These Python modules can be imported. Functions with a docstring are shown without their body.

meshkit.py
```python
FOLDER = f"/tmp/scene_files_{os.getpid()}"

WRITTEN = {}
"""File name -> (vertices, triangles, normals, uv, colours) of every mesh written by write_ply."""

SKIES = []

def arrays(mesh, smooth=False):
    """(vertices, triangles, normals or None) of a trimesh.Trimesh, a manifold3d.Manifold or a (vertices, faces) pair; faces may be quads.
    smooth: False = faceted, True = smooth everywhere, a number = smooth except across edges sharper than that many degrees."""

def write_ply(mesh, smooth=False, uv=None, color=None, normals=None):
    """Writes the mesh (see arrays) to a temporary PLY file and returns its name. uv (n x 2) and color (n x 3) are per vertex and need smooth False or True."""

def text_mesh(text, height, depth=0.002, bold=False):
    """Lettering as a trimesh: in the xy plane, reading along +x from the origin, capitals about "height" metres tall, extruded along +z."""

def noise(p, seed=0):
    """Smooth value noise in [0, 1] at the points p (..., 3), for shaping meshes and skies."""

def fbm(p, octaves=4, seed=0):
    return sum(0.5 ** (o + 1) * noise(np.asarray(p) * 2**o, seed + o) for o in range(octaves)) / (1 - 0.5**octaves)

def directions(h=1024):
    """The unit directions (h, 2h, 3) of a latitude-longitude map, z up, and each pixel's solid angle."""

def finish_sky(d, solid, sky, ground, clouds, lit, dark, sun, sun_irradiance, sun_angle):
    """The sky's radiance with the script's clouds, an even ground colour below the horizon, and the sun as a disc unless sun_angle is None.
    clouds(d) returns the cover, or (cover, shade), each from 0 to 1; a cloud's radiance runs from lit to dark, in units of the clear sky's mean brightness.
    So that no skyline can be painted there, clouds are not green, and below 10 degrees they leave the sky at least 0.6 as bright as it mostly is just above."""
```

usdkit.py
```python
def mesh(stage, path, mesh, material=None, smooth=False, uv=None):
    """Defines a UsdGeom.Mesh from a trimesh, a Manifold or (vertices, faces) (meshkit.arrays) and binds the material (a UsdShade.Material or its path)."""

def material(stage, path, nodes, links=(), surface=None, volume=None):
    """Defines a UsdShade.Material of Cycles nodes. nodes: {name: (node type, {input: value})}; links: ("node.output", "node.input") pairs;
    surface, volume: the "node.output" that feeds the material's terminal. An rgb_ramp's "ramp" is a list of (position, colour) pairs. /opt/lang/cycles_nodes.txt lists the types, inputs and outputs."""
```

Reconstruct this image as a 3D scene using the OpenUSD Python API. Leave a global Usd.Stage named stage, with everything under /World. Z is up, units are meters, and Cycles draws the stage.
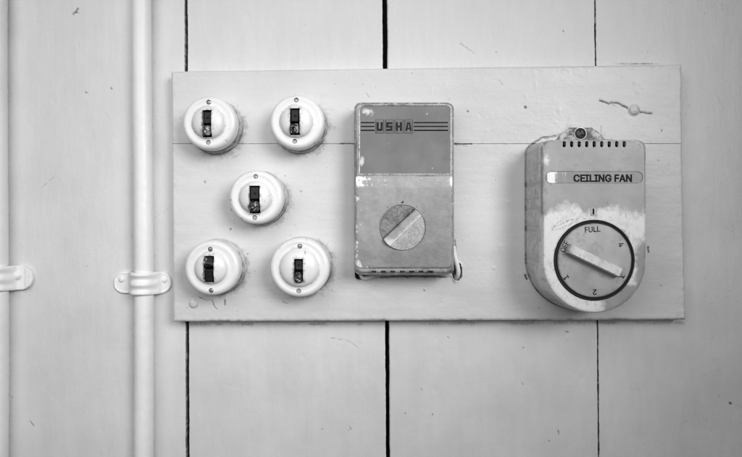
import math, random
import numpy as np, trimesh, usdkit, meshkit
import manifold3d as m3
from manifold3d import Manifold, CrossSection
from shapely.geometry import Polygon
from pxr import Usd, UsdGeom, UsdLux, UsdShade, Gf, Sdf, Vt

random.seed(7); rng = np.random.default_rng(7)
stage = Usd.Stage.CreateInMemory()
UsdGeom.SetStageUpAxis(stage, 'Z'); UsdGeom.SetStageMetersPerUnit(stage, 1.0)
UsdGeom.Xform.Define(stage, '/World'); UsdGeom.Scope.Define(stage, '/World/Looks')
T = Sdf.ValueTypeNames

# ---------------------------------------------------------------- camera and lamps
D, F = 0.62, 602.0            # metres from wall to lens; focal length in units of 1/742 of the picture's width
cam = UsdGeom.Camera.Define(stage, '/World/camera')
cam.CreateHorizontalApertureAttr(36.0); cam.CreateVerticalApertureAttr(36.0 * 631 / 1024)
cam.CreateFocalLengthAttr(36.0 * F / 742.0); cam.CreateClippingRangeAttr(Gf.Vec2f(0.01, 50))
cam.AddTranslateOp().Set(Gf.Vec3d(0, -D, 0)); cam.AddRotateXOp().Set(90.0)
cam.CreateExposureAttr(0.0); cam.CreateFStopAttr(4.0); cam.CreateFocusDistanceAttr(0.575)

def rect_light(name, pos, target, w, h, power, spread=None):
    l = UsdLux.RectLight.Define(stage, '/World/' + name)
    l.CreateWidthAttr(w); l.CreateHeightAttr(h); l.CreateIntensityAttr(power); l.CreateColorAttr(Gf.Vec3f(1, 1, 1))
    m = Gf.Matrix4d().SetLookAt(Gf.Vec3d(*pos), Gf.Vec3d(*target), Gf.Vec3d(0, 0, 1)).GetInverse()
    l.AddTransformOp().Set(m)
    if spread:
        s = UsdLux.ShapingAPI.Apply(l.GetPrim()); s.CreateShapingConeAngleAttr(spread); s.CreateShapingConeSoftnessAttr(1.0)
    return l
def spot_light(name, pos, target, radius, power, cone, soft):
    l = UsdLux.SphereLight.Define(stage, '/World/' + name)
    l.CreateRadiusAttr(radius); l.CreateIntensityAttr(power); l.CreateColorAttr(Gf.Vec3f(1, 1, 1))
    l.AddTransformOp().Set(Gf.Matrix4d().SetLookAt(Gf.Vec3d(*pos), Gf.Vec3d(*target), Gf.Vec3d(0, 0, 1)).GetInverse())
    s = UsdLux.ShapingAPI.Apply(l.GetPrim()); s.CreateShapingConeAngleAttr(cone); s.CreateShapingConeSoftnessAttr(soft)
spot_light('key_lamp', (0.52, -0.95, 0.36), (-0.11, 0, 0.0), 0.28, 14.3, 19.5, 0.8)
rect_light('fill_light', (-0.45, -1.4, 0.6), (-0.1, 0, 0), 1.6, 1.4, 2.3)  # unseen fill, added to brighten the left and soften the shadows

# ---------------------------------------------------------------- helpers
def W(px, py, h):
    """The point h metres in front of the wall (x, z) at a place of the picture measured in 742ths of its width."""
    s = (D - h) / F
    return np.array([(px - 371.0) * s, (228.5 - py) * s])

used = {}
def numbered(parent, name):
    k = (parent, name); n = used.get(k, 0); used[k] = n + 1
    return f'{parent}/{name}' if n == 0 else f'{parent}/{name}_{n:03d}'

def data(p, label=None, cat=None, group=None, kind=None):
    for k, v in (('label', label), ('category', cat), ('group', group), ('kind', kind)):
        if v: p.SetCustomDataByKey(k, v)

def thing(name, label, cat, at=(0, 0, 0), group=None, kind=None):
    x = UsdGeom.Xform.Define(stage, numbered('/World', name))
    x.AddTranslateOp().Set(Gf.Vec3d(*map(float, at)))
    data(x.GetPrim(), label, cat, group, kind)
    return x.GetPrim()

def up(v):
    """panel coordinates (right, up, towards the viewer) in mm -> scene metres"""
    v = np.asarray(v, float)
    return np.stack([v[:, 0], -v[:, 2], v[:, 1]], 1) * 0.001

def part(parent, name, mesh, mat, smooth=30, marks=None, label=None, raw=False):
    """mesh in panel millimetres. marks: function of (n,3) mm points -> (n,3) attribute, or an array"""
    v, f, _ = meshkit.arrays(mesh)
    if marks is not None:
        a = marks(v) if callable(marks) else marks
        if smooth is not True and smooth:
            tm = trimesh.graph.smooth_shade(trimesh.Trimesh(v, f, process=False), angle=np.radians(smooth), facet_minarea=None)
            v, f = np.array(tm.vertices), np.array(tm.faces)
            a = marks(v)
        smooth = True
    path = numbered(str(parent.GetPath()), name)
    g = usdkit.mesh(stage, path, (v if raw else up(v), f), MAT[mat], smooth=smooth)
    if marks is not None:
        UsdGeom.PrimvarsAPI(g).CreatePrimvar('marks', T.Color3fArray, 'vertex').Set(Vt.Vec3fArray.FromNumpy(np.clip(a, 0, 1).astype(np.float32)))
    g.CreateDoubleSidedAttr(True)
    if label: data(g.GetPrim(), label)
    return g.GetPrim()

def sstep(a, b, x):
    t = np.clip((x - a) / (b - a + 1e-12), 0, 1)
    return t * t * (3 - 2 * t)

def nz(x, y, s, seed=0, o=3):
    return meshkit.fbm(np.stack([x / s + 50.3, y / s + 71.7, np.full_like(x, 3.1 + seed * 1.37)], -1), o, seed)

def seg(px, py, a, b):
    ax, ay = a; bx, by = b
    dx, dy = bx - ax, by - ay
    t = np.clip(((px - ax) * dx + (py - ay) * dy) / (dx * dx + dy * dy + 1e-9), 0, 1)
    return np.hypot(px - ax - t * dx, py - ay - t * dy)

def stroke(px, py, pts, w):
    d = np.full(px.shape, 1e9)
    for a, b in zip(pts[:-1], pts[1:]): d = np.minimum(d, seg(px, py, a, b))
    return np.clip(1.35 - d / w, 0, 1)

def man(v, f):
    return Manifold(m3.Mesh(np.asarray(v, np.float32), np.asarray(f, np.uint32)))

def loft(rings, z):
    """closed solid through rings with equal numbers of points, given at heights z (first = back, last = front)"""
    n = len(rings[0]); v = []
    for r, h in zip(rings, z): v.append(np.column_stack([r, np.full(n, h)]))
    v = np.vstack(v); f = []
    for k in range(len(rings) - 1):
        for i in range(n):
            j = (i + 1) % n; a, b, c, d = k * n + i, k * n + j, (k + 1) * n + j, (k + 1) * n + i
            f += [(a, b, c), (a, c, d)]
    c0, c1 = len(v), len(v) + 1
    v = np.vstack([v, [*rings[0].mean(0), z[0]], [*rings[-1].mean(0), z[-1]]])
    for i in range(n):
        j = (i + 1) % n
        f += [(c0, j, i), (c1, (len(rings) - 1) * n + i, (len(rings) - 1) * n + j)]
    return man(v, f)

def rrect(x0, y0, x1, y1, r, o=0.0, n=8):
    """rounded rectangle, counter-clockwise, grown by o; r: radius or (bl, br, tr, tl)"""
    rr = [max(0.15, q + o) for q in (r if np.ndim(r) else [r] * 4)]
    x0, y0, x1, y1 = x0 - o, y0 - o, x1 + o, y1 + o
    pts = []
    for (cx, cy, a0, q) in ((x0, y0, 180, rr[0]), (x1, y0, 270, rr[1]), (x1, y1, 0, rr[2]), (x0, y1, 90, rr[3])):
        sx = 1 if cx == x0 else -1; sy = 1 if cy == y0 else -1
        for k in range(n + 1):
            a = math.radians(a0 + 90 * k / n)
            pts.append((cx + sx * q + q * math.cos(a), cy + sy * q + q * math.sin(a)))
    return np.array(pts)

def prism(pts, z0, z1):
    pts = np.asarray(pts, float)
    return Manifold.extrude(CrossSection([pts]), z1 - z0).translate([0, 0, z0])

def cyl(r, z0, z1, x=0, y=0, n=48, r2=None):
    return Manifold.cylinder(z1 - z0, r, r if r2 is None else r2, n).translate([x, y, z0])

def lathe(profile, n=112):
    return Manifold.revolve(CrossSection([np.asarray(profile, float)]), n)

def text(s, height, depth=0.25, bold=False, width=None):
    """lettering centred on the origin, panel millimetres"""
    t = meshkit.text_mesh(s, height, depth, bold)
    v = np.array(t.vertices); lo, hi = v.min(0), v.max(0)
    v[:, :2] -= (lo[:2] + hi[:2]) / 2
    if width: v[:, 0] *= width / (hi[0] - lo[0])
    return v, np.array(t.faces)

def place(m, x, y, z=0.0, deg=0.0):
    v, f, _ = meshkit.arrays(m); a = math.radians(deg)
    R = np.array([[math.cos(a), -math.sin(a), 0], [math.sin(a), math.cos(a), 0], [0, 0, 1]])
    return v @ R.T + [x, y, z], f

def join(ms):
    vs, fs, n = [], [], 0
    for m in ms:
        v, f, _ = meshkit.arrays(m); vs.append(v); fs.append(f + n); n += len(v)
    return np.vstack(vs), np.vstack(fs)

def tube(points, radii, sides=14):
    p = np.asarray(points, float); n = len(p); radii = np.broadcast_to(radii, (n,))
    t = np.gradient(p, axis=0); t /= np.linalg.norm(t, axis=1, keepdims=True)
    a = np.cross(t[0], [0.3, 0.2, 0.9]); a /= np.linalg.norm(a); v = []
    for k in range(n):
        a = a - t[k] * (a @ t[k]); a /= np.linalg.norm(a); b = np.cross(t[k], a)
        ang = np.arange(sides) * 2 * np.pi / sides
        v.append(p[k] + radii[k] * (np.cos(ang)[:, None] * a + np.sin(ang)[:, None] * b))
    v = np.vstack(v); f = []
    for k in range(n - 1):
        for i in range(sides):
            j = (i + 1) % sides
            f += [(k * sides + i, k * sides + j, (k + 1) * sides + j), (k * sides + i, (k + 1) * sides + j, (k + 1) * sides + i)]
    v = np.vstack([v, p[0], p[-1]]); c0, c1 = len(v) - 2, len(v) - 1
    for i in range(sides):
        j = (i + 1) % sides
        f += [(c0, j, i), (c1, (n - 1) * sides + i, (n - 1) * sides + j)]
    return v, np.array(f)

def spline(pts, n=24):
    from scipy.interpolate import CubicSpline
    p = np.asarray(pts, float); t = np.r_[0, np.cumsum(np.linalg.norm(np.diff(p, axis=0), axis=1))]
    return CubicSpline(t, p)(np.linspace(0, t[-1], n))

# ---------------------------------------------------------------- materials
MAT = {}
def g3(v): return (v, v, v)
def paint(name, base, rough=0.45, under=0.75, dirt=0.05, strokes=(60, 60, 60), bump=0.25, fine=900, speck=0.35,
          metallic=0.0, coat=0.0, vary=0.10, attr=False, chip_scale=420, spec=0.5, speck_scale=160, soft=0.05):
    """Old brushed paint. The attribute 'marks' gives how likely dirt and painted shade (red), chips down to the coat below and painted light (green) and rubbed gloss (blue) are; noise gives the outline."""
    n = {
        'co': ('texture_coordinate', {}),
        'map': ('mapping', {'scale': strokes}),
        'brush': ('noise_texture', {'scale': 10.0, 'detail': 5.0, 'roughness': 0.6}),
        'big': ('noise_texture', {'scale': 14.0, 'detail': 4.0, 'roughness': 0.6}),
        'fine': ('noise_texture', {'scale': fine, 'detail': 3.0}),
        'chipn': ('noise_texture', {'scale': chip_scale, 'detail': 5.0, 'roughness': 0.65}),
        'spk': ('voronoi_texture', {'scale': speck_scale, 'randomness': 1.0}),
        'spkn': ('noise_texture', {'scale': 38.0, 'detail': 2.0}),
        'spkr': ('math', {'math_type': 'multiply_add', 'value2': 0.34, 'value3': -0.17}),
        'spkm': ('map_range', {'from_min': 0.0, 'from_max': -0.06, 'to_min': 0.0, 'to_max': speck, 'clamp': True}),
        'spkd': ('math', {'math_type': 'subtract'}),
        'tone': ('map_range', {'from_min': 0.3, 'from_max': 0.7, 'to_min': base * (1 - vary), 'to_max': base * (1 + vary * 0.5)}),
        'tone2': ('map_range', {'from_min': 0.3, 'from_max': 0.7, 'to_min': 1 - vary * 0.45, 'to_max': 1 + vary * 0.25}),
        'tm': ('math', {'math_type': 'multiply'}),
        'base': ('combine_color', {}),
        'm1': ('mix', {'color2': g3(dirt)}),
        'hsum': ('math', {'math_type': 'multiply_add', 'value2': 0.25}),
        'bump': ('bump', {'strength': bump, 'distance': 0.0012, 'height': 0.5}),
        'rg': ('map_range', {'from_min': 0.3, 'from_max': 0.7, 'to_min': rough * 0.8, 'to_max': min(1, rough * 1.2)}),
        'p': ('principled_bsdf', {'metallic': metallic, 'coat_weight': coat, 'coat_roughness': 0.12, 'specular_ior_level': spec}),
    }
    l = [('co.object', 'map.vector'), ('map.vector', 'brush.vector'), ('co.object', 'big.vector'), ('co.object', 'fine.vector'), ('co.object', 'chipn.vector'),
         ('co.object', 'spk.vector'), ('co.object', 'spkn.vector'), ('spkn.fac', 'spkr.value1'), ('spk.distance', 'spkd.value1'), ('spkr.value', 'spkd.value2'), ('spkd.value', 'spkm.value'),
         ('big.fac', 'tone.value'), ('brush.fac', 'tone2.value'), ('tone.result', 'tm.value1'), ('tone2.result', 'tm.value2'),
         ('tm.value', 'base.r'), ('tm.value', 'base.g'), ('tm.value', 'base.b'),
         ('fine.fac', 'hsum.value1'), ('brush.fac', 'hsum.value3'),
         ('big.fac', 'rg.value')]
    if attr:
        n |= {'at': ('attribute', {'attribute': 'marks'}), 'sep': ('separate_color', {}),
              'ca': ('math', {'math_type': 'add'}), 'cm': ('map_range', {'from_min': 1.01 - soft, 'from_max': 1.01 + soft, 'clamp': True}),
              'da': ('math', {'math_type': 'add'}), 'dm': ('map_range', {'from_min': 0.66, 'from_max': 1.35, 'clamp': True}),
              'mc': ('mix', {'color2': g3(under)}), 'dsum': ('math', {'math_type': 'maximum'}),
              'hb': ('math', {'math_type': 'multiply_add', 'value2': -0.35}),
              'rr': ('math', {'math_type': 'multiply_add', 'value2': -0.5 * rough})}
        l += [('at.color', 'sep.color'), ('sep.g', 'ca.value1'), ('chipn.fac', 'ca.value2'), ('ca.value', 'cm.value'),
              ('sep.r', 'da.value1'), ('chipn.fac', 'da.value2'), ('da.value', 'dm.value'),
              ('base.color', 'mc.color1'), ('cm.result', 'mc.fac'), ('mc.color', 'm1.color1'),
              ('dm.result', 'dsum.value1'), ('spkm.result', 'dsum.value2'), ('dsum.value', 'm1.fac'),
              ('cm.result', 'hb.value1'), ('hsum.value', 'hb.value3'), ('hb.value', 'bump.height'),
              ('sep.b', 'rr.value1'), ('rg.result', 'rr.value3'), ('rr.value', 'p.roughness')]
    else:
        l += [('base.color', 'm1.color1'), ('spkm.result', 'm1.fac'), ('hsum.value', 'bump.height'), ('rg.result', 'p.roughness')]
    l += [('m1.color', 'p.base_color'), ('bump.normal', 'p.normal')]
    MAT[name] = usdkit.material(stage, '/World/Looks/' + name, n, l, surface='p.BSDF')

def plain(name, base, rough=0.5, metallic=0.0, spec=0.5):
    MAT[name] = usdkit.material(stage, '/World/Looks/' + name, {
        'co': ('texture_coordinate', {}), 'nz': ('noise_texture', {'scale': 350.0, 'detail': 4.0}),
        't': ('map_range', {'from_min': 0.3, 'from_max': 0.7, 'to_min': base * 0.7, 'to_max': base * 1.25}), 'c': ('combine_color', {}),
        'b': ('bump', {'strength': 0.15, 'distance': 0.0005}),
        'p': ('principled_bsdf', {'roughness': rough, 'metallic': metallic, 'specular_ior_level': spec})},
        [('co.object', 'nz.vector'), ('nz.fac', 't.value'), ('t.result', 'c.r'), ('t.result', 'c.g'), ('t.result', 'c.b'),
         ('c.color', 'p.base_color'), ('nz.fac', 'b.height'), ('b.normal', 'p.normal')], surface='p.BSDF')

paint('wall_paint', 0.705, rough=0.45, dirt=0.10, strokes=(10, 10, 1.6), bump=0.42, attr=True, speck=0.45, vary=0.075)
paint('board_paint', 0.665, rough=0.42, chip_scale=190, dirt=0.09, strokes=(1.0, 8, 8), bump=0.30, attr=True, speck=0.4, vary=0.07)
paint('pipe_paint', 0.87, rough=0.42, dirt=0.12, strokes=(7, 7, 1.2), bump=0.30, attr=False, speck=0.35, vary=0.06)
paint('ceramic', 0.80, rough=0.25, dirt=0.14, strokes=(9, 9, 9), bump=0.16, attr=True, speck=0.25, vary=0.08, speck_scale=260, chip_scale=500)
paint('switch_base', 0.72, rough=0.4, dirt=0.12, strokes=(4, 9, 4), bump=0.4, attr=True, speck=0.5, vary=0.12)
paint('regulator_grey', 0.375, rough=0.46, under=0.76, soft=0.23, dirt=0.07, strokes=(5, 5, 5), bump=0.14, attr=True, speck=0.3, vary=0.26, chip_scale=170, metallic=0.08)
paint('lug_paint', 0.42, rough=0.5, under=0.6, soft=0.16, dirt=0.07, strokes=(5, 5, 5), bump=0.2, attr=True, speck=0.3, vary=0.1, chip_scale=300)
paint('box_grey', 0.40, rough=0.42, under=0.76, dirt=0.07, strokes=(5, 5, 5), bump=0.15, attr=True, speck=0.45, vary=0.2, chip_scale=420, metallic=0.35, soft=0.1)
paint('panel_grey', 0.155, rough=0.34, under=0.48, soft=0.12, dirt=0.05, strokes=(3, 3, 3), bump=0.06, attr=True, speck=0.2, vary=0.22, chip_scale=240, metallic=0.5)
paint('plate_grey', 0.325, rough=0.44, under=0.76, soft=0.14, dirt=0.08, strokes=(14, 14, 14), bump=0.2, attr=True, speck=0.5, vary=0.34, chip_scale=520, metallic=0.25)
paint('knob_grey', 0.40, rough=0.4, under=0.72, soft=0.2, dirt=0.08, strokes=(9, 9, 9), bump=0.22, attr=True, speck=0.55, vary=0.22, chip_scale=600, metallic=0.12)
paint('label_grey', 0.24, rough=0.4, under=0.7, dirt=0.08, strokes=(30, 5, 5), bump=0.1, attr=True, speck=0.2, vary=0.34, soft=0.2, metallic=0.3)
paint('dial_face', 0.44, rough=0.40, under=0.78, dirt=0.12, strokes=(10, 10, 10), bump=0.12, attr=True, speck=0.4, vary=0.22, chip_scale=240, metallic=0.25, soft=0.2)
paint('grip_paint', 0.56, rough=0.36, under=0.8, dirt=0.12, bump=0.1, attr=True, speck=0.3, vary=0.15, soft=0.2, chip_scale=260)
paint('ink_worn', 0.022, rough=0.6, under=0.34, dirt=0.02, bump=0.05, attr=True, speck=0.0, vary=0.3, soft=0.2, chip_scale=700, spec=0.15)
paint('lever_black', 0.012, rough=0.3, under=0.55, dirt=0.01, strokes=(5, 5, 5), bump=0.4, attr=True, speck=0.0, vary=0.2, chip_scale=520, soft=0.1)
plain('black', 0.010, 0.5, spec=0.3); plain('tick', 0.10, 0.6); plain('gap_dark', 0.01, 0.9); plain('ink', 0.022, 0.7, spec=0.15); plain('steel', 0.30, 0.35, 0.8); plain('dark_steel', 0.05, 0.4, 0.5)
plain('grey_metal', 0.45, 0.4, 0.3)

# ---------------------------------------------------------------- painted sheets (planks and boards)
def sheet(quad, h, back, step, radii, fields, jitter=0.0, seed=0, dark=0.0):
    """Front of a board between four picture corners (tl, tr, br, bl) at height h (m) with rounded edges (mm: left, right, top, bottom), sides down to height back (m).
    fields(px, py, du) -> (relief in mm, marks)."""
    q = np.array([W(*c, h) for c in quad]) * 1000
    w = (np.linalg.norm(q[1] - q[0]) + np.linalg.norm(q[2] - q[3])) / 2; hh = (np.linalg.norm(q[3] - q[0]) + np.linalg.norm(q[2] - q[1])) / 2
    def axis(L, r0, r1):
        a = [r0 * (1 - math.cos(t)) for t in np.linspace(0, math.pi / 2, 5)[:-1]]
        b = [L - r1 * (1 - math.cos(t)) for t in np.linspace(math.pi / 2, 0, 5)[1:]]
        m = np.linspace(r0, L - r1, max(3, int((L - r0 - r1) / step)))
        return np.r_[a, m, b]
    u, v = axis(w, radii[0], radii[1]), axis(hh, radii[2], radii[3])
    U, V = np.meshgrid(u / w, v / hh)
    P = ((1 - U) * (1 - V))[..., None] * q[0] + (U * (1 - V))[..., None] * q[1] + (U * V)[..., None] * q[2] + ((1 - U) * V)[..., None] * q[3]
    def drop(e, r): return np.where(e < r, r - np.sqrt(np.maximum(0, r * r - (r - e) ** 2)), 0)
    dr = np.maximum(np.maximum(drop(U * w, radii[0]), drop((1 - U) * w, radii[1])), np.maximum(drop(V * hh, radii[2]), drop((1 - V) * hh, radii[3])))
    if jitter:
        jl, jr = (np.interp(P[..., 1], zs_, jitter * (2.2 * (nz(zs_, 0 * zs_, 26, sd_) - .5) + 1.6 * (nz(zs_, 0 * zs_, 3.2, sd_ + 1, 2) - .5))) for zs_, sd_ in ((np.arange(-480, 480, .5), seed), (np.arange(-480, 480, .5), seed + 5)))
        P[..., 0] += jl * (1 - U) ** 6 + jr * U ** 6
    s = (D - h) / F * 1000
    px, py = P[..., 0] / s + 371, 228.5 - P[..., 1] / s
    rel, marks = fields(px, py)
    Z = h * 1000 - dr + rel
    nv, nu = Z.shape
    vert = np.column_stack([P.reshape(-1, 2), Z.ravel()])
    idx = np.arange(nv * nu).reshape(nv, nu)
    a, b, c, d = idx[:-1, :-1].ravel(), idx[:-1, 1:].ravel(), idx[1:, 1:].ravel(), idx[1:, :-1].ravel()
    f = np.vstack([np.column_stack([a, d, c]), np.column_stack([a, c, b])])
    ring = np.r_[idx[0, :-1], idx[:-1, -1], idx[-1, :0:-1], idx[:0:-1, 0]]
    n0 = len(vert); rv = vert[ring].copy(); rv[:, 2] = back * 1000
    vert = np.vstack([vert, rv]); k = np.arange(len(ring)); k2 = (k + 1) % len(ring)
    f = np.vstack([f, np.column_stack([ring[k], ring[k2], n0 + k2]), np.column_stack([ring[k], n0 + k2, n0 + k])])
    if dark:      # shade inside the joints painted dark, except where paint bridges them
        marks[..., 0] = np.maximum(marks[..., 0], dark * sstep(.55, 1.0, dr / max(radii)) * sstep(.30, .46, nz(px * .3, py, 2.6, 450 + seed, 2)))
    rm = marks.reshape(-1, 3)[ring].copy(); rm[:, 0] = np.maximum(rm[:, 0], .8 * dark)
    m = np.vstack([marks.reshape(-1, 3), rm])
    return (vert, f), m

def specks(px, py, rs, n, box, size=(0.5, 1.3)):
    out = np.zeros_like(px); dent = np.zeros_like(px)
    for _ in range(n):
        x, y = rs.uniform(box[0], box[2]), rs.uniform(box[1], box[3]); r = rs.uniform(*size) * (2 if rs.random() < .06 else 1)
        k = (abs(px - x) < 5 * r + 3) & (abs(py - y) < 5 * r + 3)
        if not k.any(): continue
        e = rs.uniform(0.5, 1.0); dd = np.hypot((px[k] - x) / e, py[k] - y) / r
        amp = rs.uniform(.25, .8)
        if rs.random() < .55: out[k] = np.maximum(out[k], amp * np.clip(1.4 - dd, 0, 1))
        else: dent[k] += rs.choice([-1, 1], p=[.45, .55]) * amp * 0.55 * np.exp(-dd ** 2 / 1.6)
    return out, dent

WALL_MARKS = [([(73, 14), (76, 11), (78, 8)], 1.1, .9), ([(75, 12), (79, 13)], .7, .6), ([(86, 92), (86.5, 92.6)], .9, .9), ([(111, 88), (111.6, 88.4)], .9, .9),
              ([(41, 189), (48, 181), (56, 176)], .45, .55), ([(151, 220), (168, 209)], .45, .4), ([(30, 421), (34, 426)], .9, .6),
              ([(460, 43), (474, 53)], .7, .5), ([(563, 31), (563.6, 31.3)], .9, .9), ([(496, 52), (496.5, 52.2)], .9, .8), ([(330, 338), (348, 341), (358, 348)], .55, .45),
              ([(566, 331.5), (568, 332)], .9, .8), ([(523, 347.5), (523.5, 348)], .8, .8), ([(522, 383), (522.4, 384)], .8, .7), ([(730, 403), (731, 403.5)], 1.4, .9),
              ([(558, 430), (559, 434)], .9, .7), ([(549, 441), (549.5, 441.4)], .8, .8), ([(304, 24), (304.4, 25)], .9, .5), ([(448, 337), (449, 338)], .7, .7),
              ([(405, 413), (405.4, 413.4)], .8, .8), ([(432, 414), (432.5, 414.4)], .8, .8), ([(349, 426), (351, 429), (348, 431)], .6, .6), ([(322, 429), (322.5, 429.5)], .7, .7)]
def wall_fields(px, py):
    rs = np.random.default_rng(5)
    rel = 1.1 * (nz(px, py * 0.25, 60, 1) - .5) + 0.35 * (nz(px, py * .5, 9, 2) - .5) + 0.14 * (nz(px, py, 3.2, 3, 2) - .5)
    dirt, dent = specks(px, py, rs, 260, (-60, -80, 800, 540), (.35, .85))
    rel += dent
    for _ in range(110):
        x, y, r_ = rs.uniform(-20, 800), rs.uniform(-60, 520), rs.uniform(.9, 3.2)
        rel += rs.choice([-1, 1]) * rs.uniform(.1, .38) * np.exp(-((px - x) / r_) ** 2 - ((py - y) / (r_ * rs.uniform(.7, 3))) ** 2)
    for pts, w, a in WALL_MARKS:
        s = stroke(px, py, pts, w); dirt = np.maximum(dirt, a * s); rel -= .25 * s
    # grime in the angle above and below the board; speckled darker tone beside the conduits
    top = 71 - (px - 171) * 0.0137; bot = 322 - (px - 173) * 0.004
    inx = sstep(168, 176, px) * (1 - sstep(680, 690, px))
    n = nz(px, py, 14, 4)
    dirt = np.maximum(dirt, inx * np.exp(-np.abs(py - bot - 2.5) / 2.2) * np.clip(n * 2.2 - .85, 0, .6))
    dirt = np.maximum(dirt, inx * np.exp(-np.abs(py - top + .8) / .9) * sstep(600, 625, px) * (1 - sstep(650, 668, px)) * np.clip(n * 2.6 - .6, 0, .8))
    sp = nz(px, py, 2.4, 8, 2)
    for x0, sl in ((132.5, .0044), (152.5, .0044), (9, .0022)):
        dirt = np.maximum(dirt, np.exp(-np.abs(px - x0 - sl * py) / 5.0) * np.clip((sp - .58) * 1.6 + (n - .5) * .8, 0, .26))
    dirt = np.maximum(dirt, .24 * sstep(.62, .76, sp) * sstep(.5, .62, nz(px, py, 40, 9)) * sstep(610, 640, px))
    dirt = np.maximum(dirt, .10 * sstep(152, 156, px) * (1 - sstep(168, 186, px)) * sstep(.55, .75, sp))
    return rel, np.stack([dirt, np.zeros_like(px), np.zeros_like(px)], -1)

wall = thing('wall', 'white painted wall of wide vertical timber planks behind the switchboard', 'wall', kind='structure')
Y0, Y1 = -170, 630
def gx(at0, at457, y): return at0 + (at457 - at0) * y / 457.0
edges = [((-215, -213), (-212, -210)), ((-19, -17), (-16.5, -14.5)), ((184.5, 185.8), (187.3, 189.3)), ((382.3, 386.3), (387.0, 389.7)), ((594.6, 598.2), (595.8, 599.5)), ((803, 806), (805.5, 808.5)), ((1000, 1003), None)]
for k in range(6):
    l, r = edges[k][1], edges[k + 1][0]
    q = [(gx(*l, Y0), Y0), (gx(*r, Y0), Y0), (gx(*r, Y1), Y1), (gx(*l, Y1), Y1)]
    step = 1.35 if 0 < k < 5 else 4.0
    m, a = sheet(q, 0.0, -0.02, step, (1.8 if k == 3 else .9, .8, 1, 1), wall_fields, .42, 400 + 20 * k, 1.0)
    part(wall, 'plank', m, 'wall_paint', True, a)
part(wall, 'backing', trimesh.creation.box([1500, 1000, 4]).apply_translation([60, 0, -24]), 'gap_dark', False)

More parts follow.
